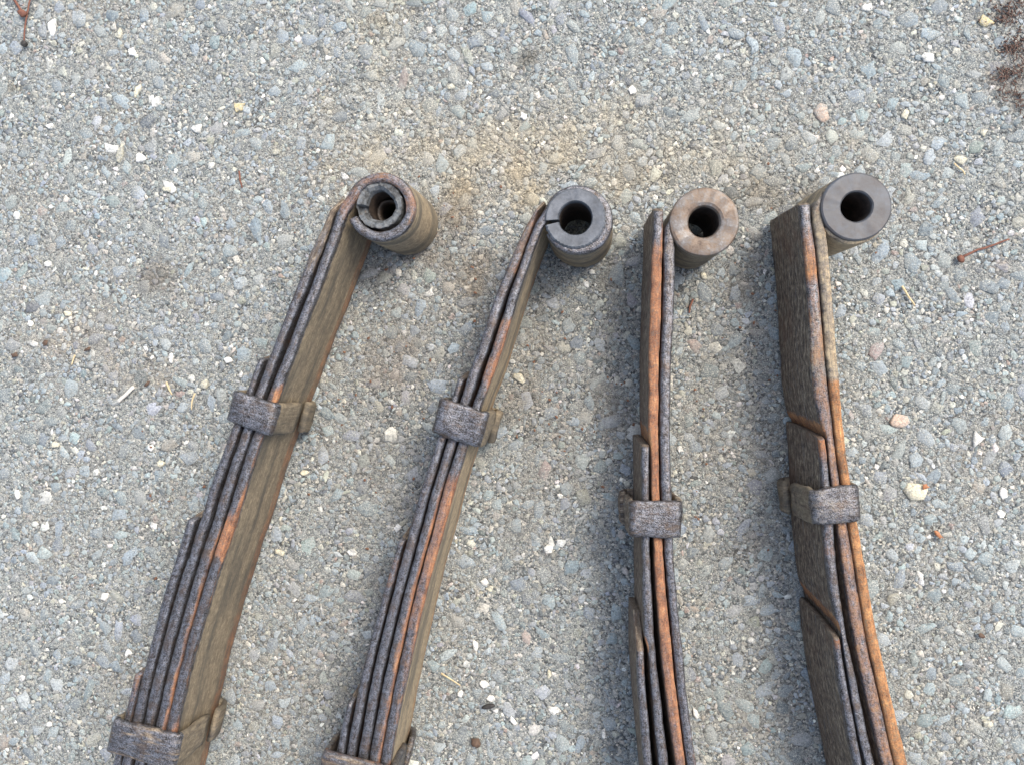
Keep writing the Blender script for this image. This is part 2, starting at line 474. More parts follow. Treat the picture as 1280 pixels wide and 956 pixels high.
def stone_geo(s, nseg, dome):
    """rings of one stone: worn flat top, broken edge, flank that goes down into the binder"""
    x, y, rx, ry, ang, col, zt = s
    th = (np.arange(nseg) + rng.uniform(-0.45, 0.45, nseg)) / nseg * 2 * math.pi
    rad = np.clip(1 + rng.normal(0, 0.20, nseg), 0.55, 1.5)
    px, py = np.cos(th) * rad * rx, np.sin(th) * rad * ry
    ca, sa = math.cos(ang), math.sin(ang)
    ux, uy = px * ca - py * sa, px * sa + py * ca
    r = (rx + ry) / 2
    tx, ty = rng.normal(0, 0.055, 2)
    rings = []
    for f, dz in ((0.84, 0.0), (1.0, -0.13 * r), (1.05, -0.0022 - 0.3 * r)):
        fx = f * (1 + rng.normal(0, 0.05, nseg))
        rings.append(np.stack([x + ux * fx, y + uy * fx, zt + dz + (ux * tx + uy * ty) * (1 if f < 1.02 else 0) + rng.normal(0, 0.04, nseg) * r], 1))
    return rings, np.array([[x, y, zt + dome * r]])


def stone_faces(nseg, base, nring):
    f = []
    for i in range(nseg):
        j = (i + 1) % nseg
        f.append((base, base + 1 + i, base + 1 + j))
    for k in range(nring - 1):
        o = base + 1 + k * nseg
        for i in range(nseg):
            j = (i + 1) % nseg
            f.append((o + i, o + nseg + i, o + nseg + j, o + j))
    return f


def build_stones(name, idx, parent, kind=None):
    V, Fc, C, D_ = [], [], [], []
    base = 0
    for i in idx:
        if i < n_med:
            nseg, nr = int(rng.integers(6, 10)), 3
        elif i < n_sml:
            nseg, nr = int(rng.integers(5, 8)), 3
        else:
            nseg, nr = 5, 2
        rings, top = stone_geo(stones[i], nseg, 0.02)
        if nr == 2:
            rings = [rings[0], rings[2]]
        v = np.concatenate([top] + rings)
        V.append(v)
        C.append(np.repeat(SC[i][None, :], len(v), 0))
        D_.append(np.repeat(SS[i][None, :], len(v), 0))
        Fc += stone_faces(nseg, base, nr)
        base += len(v)
    V, C = np.concatenate(V), np.concatenate(C)
    me = bpy.data.meshes.new(name)
    me.from_pydata(V, [], Fc)
    me.update()
    me.polygons.foreach_set('use_smooth', [True] * len(me.polygons))
    ca = me.color_attributes.new('tint', 'FLOAT_COLOR', 'POINT')
    ca.data.foreach_set('color', np.concatenate([C, np.ones((len(C), 1))], 1).astype(np.float32).ravel())
    sa = me.color_attributes.new('stain_shade', 'FLOAT_COLOR', 'POINT')
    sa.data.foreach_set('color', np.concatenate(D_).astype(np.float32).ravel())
    me.materials.append(STONE)
    o = bpy.data.objects.new(name, me)
    COL.objects.link(o)
    o.parent = parent
    if kind:
        o['kind'] = kind
    return o


def in_view(x, y):
    v = ROT.transposed() @ Vector((x, y, -H))
    px, py = CXP - F * v.x / v.z, CYP + F * v.y / v.z
    return 0 < px < 1280 and 0 < py < 956


size = np.array([s[2] * s[3] for s in stones[:n_med]])
order = [i for i in np.argsort(-size) if in_view(*SX[i])]
single = list(range(len(MARK))) + [i for i in order if i >= len(MARK)][:298 - len(MARK)]
sset = set(single)
for i in single:
    build_stones('stone', [i], ground)
build_stones('aggregate', [i for i in range(len(stones)) if i not in sset], ground, 'stuff')

# ------------------------------------------------------------------ leaf springs
ZT, ZB = 0.053, 0.0018
WID = ZT - ZB


def smooth1(a, k):
    if k < 2:
        return a
    w = np.exp(-0.5 * (np.arange(-2 * k, 2 * k + 1) / k) ** 2)
    w /= w.sum()
    p = np.concatenate([2 * a[0] - a[1:2 * k + 1][::-1], a, 2 * a[-1] - a[-2 * k - 1:-1][::-1]])
    return np.convolve(p, w, 'valid')


def leaf_lines(rows, step=4.0, end_y=1420, sm=3):
    """rows: (y, left x, right x) read off the photograph -> paired points of both top edges, from the free end down"""
    a = np.array(rows, float)
    ys = np.arange(a[0, 0], a[-1, 0], step)
    L, Rr = np.interp(ys, a[:, 0], a[:, 1]), np.interp(ys, a[:, 0], a[:, 2])
    L, Rr = smooth1(L, sm), smooth1(Rr, sm)
    n = 14
    dl, dr = (L[-1] - L[-n]) / (ys[-1] - ys[-n]), (Rr[-1] - Rr[-n]) / (ys[-1] - ys[-n])
    d = 0.5 * (dl + dr)
    ye = np.arange(ys[-1] + step, end_y, step * 3)
    L = np.concatenate([L, L[-1] + d * (ye - ys[-1])])
    Rr = np.concatenate([Rr, Rr[-1] + d * (ye - ys[-1])])
    ys = np.concatenate([ys, ye])
    lp = np.stack([L, ys], 1)
    g = np.gradient(L, ys)
    yr = ys - (Rr - L) * g
    rp = np.stack([np.interp(yr, ys, Rr) + np.where(yr < ys[0], (yr - ys[0]) * g, 0), yr], 1)
    return lp, rp


def cross_section(nz):
    """(u across 0..1, depth 0..1, side) of a bar with rolled round edges; side -1 left, 0 edge, 1 right"""
    pts = []
    for u, d in ((0.5, 0.0), (0.70, 0.001), (0.85, 0.006), (0.945, 0.015), (0.988, 0.031)):
        pts.append((u, d, 0))
    for k in range(nz):
        pts.append((1.0, 0.07 + 0.86 * k / (nz - 1), 1))
    for u, d in ((0.95, 0.965), (0.7, 0.995), (0.3, 0.995), (0.05, 0.965)):
        pts.append((u, d, 0))
    for k in range(nz):
        pts.append((0.0, 0.93 - 0.86 * k / (nz - 1), -1))
    for u, d in ((0.012, 0.031), (0.055, 0.015), (0.15, 0.006), (0.30, 0.001)):
        pts.append((u, d, 0))
    return pts


CS = cross_section(9)


def key_interp(keys, y):
    if not keys:
        return 0.0
    ys = [k[0] for k in keys]
    return float(np.interp(y, ys, [k[1] for k in keys]))


def build_leaf(name, parent, rows, lean, keys, ring=None, tip=(12, 0.45), left=(0.2, 0, 0.6), right=(0.2, 0, 0.6), tipbulge=0.0, seed=0, edge=None, worn=None, outer=(0.25, 0.85, 0.0, 1.0), tipcol=(0.42, 0.0, 0.62), tank=None, darkk=None, topalpha=0.8):
    if worn:                                                 # the ground-in bed is carved further down, so start from the full bar
        rows = [(y, l - (worn[1] * 2427 if y > worn[0] + 5 else 0), r) for y, l, r in rows]
    lp, rp = leaf_lines(rows)
    nring = 0
    if ring:
        cx, cy, ro, ri, t0, t1 = ring
        th = np.radians(np.arange(t0, t1, 6.0))
        ro_ = np.full(len(th), ro)
        lo = np.stack([cx + ro_ * np.cos(th), cy + ro_ * np.sin(th)], 1)[::-1]
        li = np.stack([cx + ri * np.cos(th), cy + ri * np.sin(th)], 1)[::-1]
        # curved bridge from the rolled eye to the straight part
        def bridge(p, q, dp, dq):
            t = np.linspace(0, 1, 9)[1:-1, None]
            ln = np.linalg.norm(q - p)
            h00, h10, h01, h11 = 2 * t**3 - 3 * t**2 + 1, t**3 - 2 * t**2 + t, -2 * t**3 + 3 * t**2, t**3 - t**2
            return h00 * p + h10 * dp * ln + h01 * q + h11 * dq * ln
        def un(v):
            return v / np.linalg.norm(v)
        dq = un(lp[4] - lp[0])
        bl = bridge(lo[-1], lp[0], un(lo[-1] - lo[-2]), dq)
        br = bridge(li[-1], rp[0], un(li[-1] - li[-2]), dq)
        nring = len(lo) + len(bl)
        lp = np.concatenate([lo, bl, lp])
        rp = np.concatenate([li, br, rp])
    L = [at(x, y, ZT) for x, y in lp]
    Q = [at(x, y, ZT) for x, y in rp]
    drop = [0.0] * len(L)
    if not ring and tip:
        tl, td = tip                                        # tip length (pixels along the leaf), how far the trimmed corner drops
        d = (L[0] - L[2]).normalized()
        px = 1 / 2427.0
        ns = max(2, int(tl / 4))
        addL = [L[0] + d * (tl * px * k / ns) for k in range(ns, 0, -1)]
        addR = [Q[0] + d * (tl * px * k / ns) for k in range(ns, 0, -1)]
        drop = [td * (k / ns) for k in range(ns, 0, -1)] + drop
        L, Q = addL + L, addR + Q
    m = len(L)
    s = [0.0]
    for i in range(1, m):
        s.append(s[-1] + (0.5 * (L[i] + Q[i]) - 0.5 * (L[i - 1] + Q[i - 1])).length)
    nc = len(CS)
    V, UV, WR = [], [], []
    off = Vector((seed * 3.1, seed * 1.7, seed * 0.9))
    peri = [0.0]
    for c in range(1, nc):
        peri.append(peri[-1] + math.hypot((CS[c][0] - CS[c - 1][0]) * 0.006, (CS[c][1] - CS[c - 1][1]) * WID))
    ypix = [0.5 * (lp[max(0, i - (m - len(lp)))][1] + rp[max(0, i - (m - len(lp)))][1]) for i in range(m)]
    for i in range(m):
        tang = ((L[min(m - 1, i + 1)] - L[max(0, i - 1)]) + (Q[min(m - 1, i + 1)] - Q[max(0, i - 1)])).normalized()
        r_ = key_interp(keys, ypix[i])
        for c, (u, d, side) in enumerate(CS):
            d2 = d
            ridge = 0.0
            if drop[i] > 0:                                  # corners trimmed off: top and bottom close in
                d2 = drop[i] + (1 - 1.5 * drop[i]) * d
            p = L[i].lerp(Q[i], u)
            if tipbulge and not ring:
                w = max(0.0, 1 - s[i] / 0.03)
                p = p - tang * (tipbulge * w * d ** 0.7)
            if worn:                                         # ridge left where the next leaf has ground its bed into this one
                yw, dep, slant = worn
                if side == -1 or u < 0.4:
                    dy = (ypix[i] + slant * d ** 0.7) - yw
                    w = 1 / (1 + math.exp(-dy / 3.2))
                    if side == -1 or u < 0.3:
                        ridge = 4 * w * (1 - w)
                    p = p + (Q[i] - L[i]).normalized() * dep * w * (1 if side == -1 else (0.4 - u) / 0.4)
            p = p + Vector((lean[0] * d2, lean[1] * d2, -WID * d2))
            nv = mnoise.noise_vector(p * 90 + off) * 0.0003 + mnoise.noise_vector(p * 300 + off) * 0.00017 + mnoise.noise_vector(p * 800 + off) * 0.00012
            p = p + nv
            V.append(p)
            UV.append((s[i] + seed * 0.37, peri[c] + seed * 0.11))
            if side == 0 and d < 0.5:
                e = key_interp(edge, ypix[i]) if edge else 0
                e2 = max(0.0, (u - 0.55) / 0.45) * e * 0.75
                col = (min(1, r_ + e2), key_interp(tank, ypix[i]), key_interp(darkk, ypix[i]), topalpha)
            else:
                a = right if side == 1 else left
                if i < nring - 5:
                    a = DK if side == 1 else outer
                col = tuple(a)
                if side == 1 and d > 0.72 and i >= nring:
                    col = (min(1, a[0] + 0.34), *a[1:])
                if side == 1 and d < 0.09:
                    col = (0.5 * (r_ + a[0]), a[1] * 0.5, a[2] * 0.5, *a[3:])
            if drop[i] > 0.001:
                col = tipcol
            if ridge > 0.08:
                col = (max(col[0], 0.5 + 0.8 * ridge), 0.0, col[2] * (1 - ridge) ** 2, 0.25)
            WR.append(col if len(col) == 4 else (*col, 1.0))
    Fc = []
    for i in range(m - 1):
        for c in range(nc):
            c2 = (c + 1) % nc
            Fc.append((i * nc + c, i * nc + c2, (i + 1) * nc + c2, (i + 1) * nc + c))
    for k in range(1, nc // 2):                              # end faces as quad strips
        a, b_ = k, k + 1
        for base, flip in ((0, False), ((m - 1) * nc, True)):
            q = [base + (k - 1), base + k, base + (nc - k) % nc, base + (nc - k + 1) % nc]
            q = list(dict.fromkeys(q))
            if len(q) > 2:
                Fc.append(tuple(q if flip else q[::-1]))
    loc = parent.location
    o = mesh_obj(name, [v - loc for v in V], Fc, STEEL, parent)
    me = o.data
    bm = bmesh.new()
    bm.from_mesh(me)
    bmesh.ops.recalc_face_normals(bm, faces=bm.faces)
    bm.to_mesh(me)
    bm.free()
    ca = me.color_attributes.new('wear', 'FLOAT_COLOR', 'POINT')
    ca.data.foreach_set('color', np.array(WR, np.float32).ravel())
    uvl = me.uv_layers.new(name='along')
    li = np.empty(len(me.loops), np.int32)
    me.loops.foreach_get('vertex_index', li)
    uvl.data.foreach_set('uv', np.array(UV, np.float32)[li].ravel())
    return o


def build_clip(parent, corners, lean, gap_side, wear_top, seed, zt=ZT + 0.0042, zb=0.0008, th=0.0032, tabs=True):
    """strap bent round the pack: corners = photo pixels of its top face (TL, TR, BL, BR)"""
    TL, TR, BL, BR = [at(x, y, zt) for x, y in corners]
    n = ((TR - TL) + (BR - BL))
    wn_ = 0.5 * ((TR - TL).length + (BR - BL).length)
    Hh = zt - zb
    rc = 0.0042
    # loop in (n, depth): start on the right wall just above the gap, up, over the top, down the left wall, under, up to the gap
    g0, g1 = (0.56, 0.70)
    def path(right):
        pts = []
        xe = wn_
        pts += [(xe, Hh * q) for q in np.linspace(g0, 0.2, 6)]
        pts += [(xe - rc + rc * math.cos(a), rc - rc * math.sin(a)) for a in np.linspace(0, math.pi / 2, 6)]
        pts += [(x, 0.0) for x in np.linspace(xe - rc, rc, 7)[1:-1]]
        pts += [(rc - rc * math.sin(a), rc - rc * math.cos(a)) for a in np.linspace(0, math.pi / 2, 6)]
        pts += [(0.0, Hh * q) for q in np.linspace(0.2, 0.85, 7)]
        pts += [(rc - rc * math.cos(a), Hh - rc + rc * math.sin(a)) for a in np.linspace(0, math.pi / 2, 5)]
        pts += [(x, Hh) for x in np.linspace(rc, xe - rc, 6)[1:-1]]
        pts += [(xe - rc + rc * math.sin(a), Hh - rc + rc * math.cos(a)) for a in np.linspace(0, math.pi / 2, 5)]
        pts += [(xe + 0.0016, Hh * q) for q in np.linspace(0.86, g1, 4)]
        if not right:
            pts = [(wn_ - x, d) for x, d in pts]
        return pts
    P = np.array(path(gap_side == 'right'))
    if gap_side != 'right':
        pass
    T = np.gradient(P, axis=0)
    T /= np.linalg.norm(T, axis=1, keepdims=True)
    N = np.stack([-T[:, 1], T[:, 0]], 1)
    ctr = P.mean(0)
    N *= np.sign(((ctr - P) * N).sum(1))[:, None]            # points inwards
    prof = []                                                # (along 0..1, inward) with eased edges
    for a, w in ((0.0, 0.75), (0.012, 0.30), (0.05, 0.06), (0.12, 0.0), (0.3, -0.03), (0.5, -0.05), (0.7, -0.03), (0.88, 0.0), (0.95, 0.06), (0.988, 0.30), (1.0, 0.75), (0.97, 1.0), (0.5, 1.0), (0.03, 1.0)):
        prof.append((a, w))
    V, WR, UV = [], [], []
    npf = len(prof)
    off = Vector((seed * 2.3, seed, -seed))
    loc = parent.location
    s = 0
    for i, (x, d) in enumerate(P):
        if i:
            s += float(np.linalg.norm(P[i] - P[i - 1]))
        for j, (a, w) in enumerate(prof):
            q = P[i] + N[i] * w * th
            e = q[0] / wn_
            top = TL.lerp(TR, e) if True else None
            bot = BL.lerp(BR, e)
            p = top.lerp(bot, a)
            dd = q[1] / Hh
            p = p + Vector((lean[0] * dd, lean[1] * dd, -q[1]))
            nz = mnoise.noise_vector(p * 100 + off) * 0.0008 + mnoise.noise_vector(p * 350 + off) * 0.0005 + mnoise.noise_vector(p * 900 + off) * 0.0002
            if p.z + nz.z < 0.0006:
                nz.z = 0.0006 - p.z
            V.append(p + nz - loc)
            UV.append((s, a * 0.018 + seed))
            if d < rc * 0.9:
                ed = 0.10 if a in (0.0, 0.012, 0.988, 1.0) else 0.0
                col = (wear_top[0] + ed, wear_top[1], wear_top[2])
            else:
                col = wear_top[3]
            WR.append(col)
    Fc = []
    m = len(P)
    for i in range(m - 1):
        for j in range(npf):
            j2 = (j + 1) % npf
            Fc.append((i * npf + j, i * npf + j2, (i + 1) * npf + j2, (i + 1) * npf + j))
    Fc.append(tuple(range(npf)))
    Fc.append(tuple((m - 1) * npf + j for j in range(npf))[::-1])
    o = mesh_obj('rebound_clip', V, Fc, STEEL, parent)
    me = o.data
    bm = bmesh.new()
    bm.from_mesh(me)
    bmesh.ops.recalc_face_normals(bm, faces=bm.faces)
    bm.to_mesh(me)
    bm.free()
    ca = me.color_attributes.new('wear', 'FLOAT_COLOR', 'POINT')
    ca.data.foreach_set('color', np.array([(*c, 1) for c in WR], np.float32).ravel())
    uvl = me.uv_layers.new(name='along')
    li = np.empty(len(me.loops), np.int32)
    me.loops.foreach_get('vertex_index', li)
    uvl.data.foreach_set('uv', np.array(UV, np.float32)[li].ravel())
    return o


def revolve(name, parent, c_px, prof, mat, lean, seg=72, slit=None, ztop=ZT, rjit=None, hole_px=None, chip=None, bore=()):
    """tube about the eye's axis; prof = closed (radius px, depth m) outline, axis under photo pixel c_px.
    slit = (angle, half width) leaves a cut; hole_px moves the bore sideways (pixels)"""
    c0 = at(c_px[0], c_px[1], ztop)
    k = 1 / (F / (H - ztop))
    loc = parent.location
    if slit:
        a0, hw = slit
        ths = np.linspace(a0 + hw, a0 + 2 * math.pi - hw, seg)
    else:
        ths = np.arange(seg) / seg * 2 * math.pi
    V, Fc = [], []
    npf = len(prof)
    for i, t in enumerate(ths):
        for j, pr in enumerate(prof):
            r, d = pr[0], pr[1]
            if rjit and len(pr) > 2 and pr[2] == 'j':
                r = r * (1 + rjit(t))
            if len(pr) > 2 and 'r' in pr[2]:
                r = r * (1.02 + 0.15 * mnoise.noise(Vector((math.cos(t) * 1.8, math.sin(t) * 1.8, 5.5))) + 0.04 * mnoise.noise(Vector((math.cos(t) * 8, math.sin(t) * 8, 1.5))))
            if chip and len(pr) > 2 and 'c' in pr[2]:
                d = d + chip(t)
            hx, hy = (0, 0)
            if hole_px and len(pr) > 2 and pr[2] == 'h':
                hx, hy = hole_px
            x, y = (r * math.cos(t) + hx) * k, -(r * math.sin(t) + hy) * k
            dd = d / WID
            p = c0 + Vector((x + lean[0] * dd, y + lean[1] * dd, -d))
            p += mnoise.noise_vector(p * 260) * 0.00022
            V.append(p - loc)
    m = len(ths)
    rng_i = range(m - 1) if slit else range(m)
    for i in rng_i:
        i2 = (i + 1) % m
        for j in range(npf):
            j2 = (j + 1) % npf
            Fc.append((i * npf + j, i * npf + j2, i2 * npf + j2, i2 * npf + j))
    if slit:
        Fc.append(tuple(range(npf)))
        Fc.append(tuple((m - 1) * npf + j for j in range(npf))[::-1])
    o = mesh_obj(name, V, Fc, mat, parent)
    if bore:
        o.data.materials.append(BORE)
        for q, f in enumerate(o.data.polygons):
            if q < len(ths) * npf and q % npf in bore:
                f.material_index = 1
    bm = bmesh.new()
    bm.from_mesh(o.data)
    bmesh.ops.recalc_face_normals(bm, faces=bm.faces)
    bm.to_mesh(o.data)
    bm.free()
    return o


def sharp_by_angle(o, deg=38):
    o.data.set_sharp_from_angle(angle=R(deg))


def spring(px, py, label):
    e = bpy.data.objects.new('leaf_spring', None)
    COL.objects.link(e)
    p = at(px, py, 0)
    e.location = (p.x, p.y, 0)
    e.empty_display_size = 0.05
    tag(e, label, 'leaf spring', 'rusty leaf springs laid on the asphalt')
    return e


parent_tan = {}
NO = (0.0, 0.0)
LEAN1 = (0.0028, 0.0)
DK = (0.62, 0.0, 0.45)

# ---- first spring: big olive flank, cracked sleeve in its eye
s1 = spring(280, 700, 'leftmost leaf spring, broad olive brown side facing right, cracked dark sleeve in its eye')
A = [(266, 420, 433.5), (300, 409, 422), (345, 392.5, 405), (375, 381.5, 394.5), (410, 367.5, 379), (440, 356, 369), (487, 337, 350.5), (525, 323, 336), (560, 309, 322.5),
     (610, 293, 306.5), (660, 278, 292), (690, 267, 280.5), (740, 251.5, 265), (790, 236.5, 250), (842, 222.5, 235.5), (894, 210, 223.5), (930, 202, 215.5)]
B = [(262, 412.5, 419), (300, 394.5, 407), (345, 375, 388), (375, 363, 376.5), (410, 350, 362), (440, 338, 350), (487, 320, 332), (525, 307, 319.5), (560, 294.5, 307.5),
     (610, 277, 290), (660, 262, 275.5), (690, 251.5, 265), (740, 236, 249.5), (790, 222.5, 235), (842, 208, 221.5), (894, 196.5, 209), (930, 188, 201)]
Cc = [(449, 322, 330), (487, 308, 317), (525, 293, 304), (560, 279.5, 291), (610, 261, 272.5), (660, 246.5, 258.5), (690, 236, 248.5), (740, 219.5, 233), (790, 206, 219.5),
      (842, 191.5, 205.5), (894, 180.5, 193.5), (930, 172, 185)]
D = [(649, 233.5, 243.5), (690, 221.5, 233), (740, 204, 216.5), (790, 191, 203), (842, 177, 189.5), (894, 166, 178), (930, 157, 169)]
E = [(844, 167.5, 175.5), (894, 155.5, 164.5), (930, 146, 155.5)]
build_leaf('main_leaf', s1, A, LEAN1, [(212, .62), (235, .5), (255, .62), (275, .45), (300, .15), (320, .1), (470, .15), (490, .55), (530, .3), (600, .2), (640, .55), (655, .8), (692, .7), (702, .2), (840, .15), (890, .2), (910, .5)],
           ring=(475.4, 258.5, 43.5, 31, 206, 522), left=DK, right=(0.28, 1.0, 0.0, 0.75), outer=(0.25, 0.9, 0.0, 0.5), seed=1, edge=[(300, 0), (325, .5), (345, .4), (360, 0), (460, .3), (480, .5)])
build_leaf('leaf', s1, B, LEAN1, [(240, .3), (360, .12), (600, .15), (680, .3), (790, .3), (900, .35)], tip=(20, 0.14), left=DK, right=DK, seed=2, darkk=[(240, .6), (335, .5), (365, 0)], edge=[(600, 0), (660, .5), (900, .55)])
build_leaf('leaf', s1, Cc, LEAN1, [(440, .35), (480, .2), (900, .12)], left=DK, right=DK, seed=3)
build_leaf('leaf', s1, D, LEAN1, [(640, .3), (700, .15), (900, .12)], left=DK, right=DK, seed=4)
build_leaf('leaf', s1, E, LEAN1, [(830, .6), (900, .45)], left=DK, right=DK, seed=5)
build_clip(s1, ((290, 487), (349, 505), (278, 525), (337, 546)), LEAN1, 'right', (0.32, 0.0, 0.18, (0.38, 0.75, 0.1)), 1)
build_clip(s1, ((139, 897), (226, 920), (128, 940), (215, 963)), LEAN1, 'right', (0.36, 0.0, 0.42, (0.28, 0.6, 0.3)), 2)
chipf = lambda t: 0.0010 + 0.0013 * mnoise.noise(Vector((math.cos(t) * 5, math.sin(t) * 5, 3.3))) + (0.006 if 2.72 < t < 3.15 else 0.0)
jit = lambda t: -0.02 + 0.05 * mnoise.noise(Vector((math.cos(t) * 7, math.sin(t) * 7, 9.1)))
revolve('bushing', s1, (473, 256), [(30.6, 0.0020, 'j'), (30.6, 0.046), (18.3, 0.046), (18.3, 0.0070, 'r'), (19.6, 0.0026, 'rc'), (23.5, 0.0006, 'rc'), (29.4, 0.0006, 'c')],
        BUSH_CRACKED, LEAN1, rjit=jit, chip=chipf, seg=110, bore=(2,))
revolve('inner_sleeve', s1, (473, 257), [(17.3, 0.021), (17.3, 0.044), (12.6, 0.044), (12.4, 0.022), (13.2, 0.019), (16.6, 0.0185)], BORE, LEAN1, seg=48)

# ---- second spring: thin tan flank, grey toothed split bush
s2 = spring(540, 720, 'second leaf spring from the left, dark grey bush split by a slot in its eye')
A = [(286, 665.5, 678), (300, 660, 672), (345, 644.5, 656), (380, 632.5, 645), (400, 626, 638.5), (440, 613.5, 627), (470, 603, 616), (490, 596.5, 608), (530, 581, 594),
     (570, 567, 580.5), (615, 552.5, 567), (660, 541.5, 555.5), (680, 536, 550), (720, 524.5, 538), (760, 514.5, 528.5), (780, 510, 523.5), (820, 501, 514.5), (860, 492, 506), (900, 484, 497), (940, 477, 490.5), (956, 474, 487)]
B = [(262, 669.5, 673), (280, 658, 666.5), (300, 647.5, 659), (345, 629.5, 642.5), (380, 614.5, 628), (400, 609, 623), (440, 595, 609), (470, 584.5, 598), (490, 578.5, 591), (530, 565, 578),
     (570, 552.5, 565.5), (615, 538.5, 551.5), (660, 527, 540), (680, 521.5, 534.5), (720, 510, 523), (760, 500, 513), (780, 495.5, 509), (820, 486, 499.5), (860, 477, 491), (900, 470, 483.5), (940, 462, 476.5), (956, 460, 473.5)]
Cc = [(474, 572, 580), (500, 563.5, 572), (530, 553, 563), (570, 539, 550.5), (615, 524.5, 537), (660, 512, 525), (680, 506.5, 519.5), (720, 496, 508.5), (760, 485.5, 498), (780, 480, 493),
      (820, 470.5, 483.5), (860, 462, 475), (900, 454.5, 467.5), (940, 447.5, 460.5), (956, 445, 458)]
D = [(676, 498, 505.5), (720, 484.5, 493.5), (760, 473.5, 483.5), (780, 467.5, 478), (820, 457, 468), (860, 447, 459), (900, 440, 451), (940, 432.5, 444), (956, 430, 441)]
E = [(878, 434, 441), (900, 427.5, 436.5), (940, 419.5, 430), (956, 416, 427)]
build_leaf('main_leaf', s2, A, NO, [(230, .3), (300, .12), (390, .25), (405, .55), (475, .6), (490, .3), (520, .25), (580, .3), (600, .65), (760, .6), (800, .5), (900, .4)],
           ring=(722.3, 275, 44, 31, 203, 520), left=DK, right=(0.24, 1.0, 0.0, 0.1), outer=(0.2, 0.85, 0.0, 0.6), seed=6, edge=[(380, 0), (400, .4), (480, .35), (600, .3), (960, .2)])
build_leaf('leaf', s2, B, NO, [(240, .55), (335, .5), (362, .1), (580, .2), (640, .4), (800, .4), (950, .4)], tip=(16, 0.12), left=DK, right=DK, seed=7, darkk=[(240, .45), (340, .45), (366, 0)], edge=[(560, .1), (620, .6), (830, .55), (950, .35)])
build_leaf('leaf', s2, Cc, NO, [(470, .3), (500, .12), (660, .15), (950, .25)], left=DK, right=DK, seed=8, edge=[(560, .1), (950, .3)])
build_leaf('leaf', s2, D, NO, [(670, .35), (700, .5), (730, .5), (760, .2), (950, .12)], left=DK, right=DK, seed=9)
build_leaf('leaf', s2, E, NO, [(870, .4), (950, .3)], left=DK, right=DK, seed=10)
build_clip(s2, ((550, 496), (612, 516), (537, 540), (599, 561)), NO, 'right', (0.36, 0.2, 0.12, (0.4, 0.8, 0.05)), 3)
build_clip(s2, ((403, 937), (493, 960), (392, 980), (482, 1003)), NO, 'right', (0.42, 0.0, 0.45, (0.4, 0.4, 0.4)), 4)
teeth = lambda t: (0.016 * (1 if math.sin(t * 46) > 0.15 else -1) * (0.5 + 0.5 * mnoise.noise(Vector((t * 6, 1, 2)))) if -0.7 < math.sin(t + 0.2) - 0.0 and (t < 3.0 or t > 5.9) else 0.012 * mnoise.noise(Vector((t * 5, 4, 2))))
revolve('bushing', s2, (719, 273.5), [(37.5, -0.0008, 'j'), (38.2, 0.0004, 'j'), (30.5, 0.0012), (30.5, 0.048), (20.6, 0.048), (20.2, 0.002, 'h'), (20.8, -0.0006, 'h'), (22, -0.0014, 'h'), (35.5, -0.0016, 'j')],
        BUSH_GREY, NO, seg=150, slit=(math.radians(172), 0.085), rjit=teeth, bore=(4,))

# ---- third spring: seen almost edge on, orange second leaf
LEAN3 = (-0.0032, 0.0)
s3 = spring(820, 720, 'third leaf spring from the left, seen almost edge on with an orange second leaf')
A = [(288, 830.5, 842.5), (304, 830, 844), (345, 829.5, 844), (375, 829, 843.5), (410, 827.5, 841.5), (440, 826, 840), (480, 825, 839), (510, 825, 838), (550, 825, 838), (590, 826, 839),
     (620, 826.5, 840), (650, 828.5, 840.5), (680, 830, 841.5), (720, 833, 844), (760, 837, 848), (780, 838.5, 850), (820, 842.5, 854.5), (850, 845, 857), (880, 848.5, 860.5), (920, 853.5, 865.5), (956, 859, 871)]
B = [(266, 817, 830), (304, 815.5, 828.5), (345, 814, 827.5), (375, 813, 827), (410, 812, 826), (440, 811, 824.5), (480, 811, 823.5), (510, 811, 823.5), (545, 811, 823.5), (560, 813.5, 823.5),
     (590, 814.5, 824.5), (620, 815, 825), (650, 816, 826.5), (680, 817.5, 828.5), (720, 819, 831.5), (760, 821.5, 835), (780, 823, 837), (820, 827, 841), (850, 830, 843.5), (880, 834, 847.5), (920, 839, 852.5), (956, 844.5, 857.5)]
Cc = [(560, 801.5, 812), (590, 802, 812), (620, 802, 812), (650, 802.5, 812), (680, 802.5, 812.5), (720, 803, 814), (760, 803.5, 816), (780, 804, 817), (800, 806, 818), (815, 810.5, 819.5), (850, 813, 823.5), (880, 815.5, 827), (920, 819, 831.5), (956, 823, 836.5)]
D = [(818, 795.5, 805.5), (850, 796, 806.5), (880, 798.5, 809.5), (920, 801.5, 812.5), (956, 805, 816)]
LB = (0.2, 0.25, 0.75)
build_leaf('main_leaf', s3, A, LEAN3, [(230, .4), (300, .4), (700, .36), (956, .38)], ring=(879, 278.5, 42, 28, 188, 508), left=DK, right=(0.2, 0.6, 0.2), seed=11, edge=[(850, 0), (900, .2), (956, .3)], tank=[(280, .4), (420, .3), (900, .25)])
build_leaf('leaf', s3, B, LEAN3, [(266, .3), (300, .5), (330, .8), (380, .95), (640, 1.05), (700, 1.0), (770, .75), (956, .62)], tip=(6, 0.05), left=LB, right=DK, seed=12, worn=(550, 0.0012, 10), edge=[(330, .3), (956, .3)])
build_leaf('leaf', s3, Cc, LEAN3, [(560, .35), (600, .25), (640, .2), (720, .15), (790, .3), (956, .3)], tip=(3, 0.05), left=LB, right=DK, seed=13, worn=(806, 0.0012, 10), tipbulge=0.003)
build_leaf('leaf', s3, D, LEAN3, [(810, .5), (956, .35)], tip=(46, 0.3), left=LB, right=DK, seed=14)
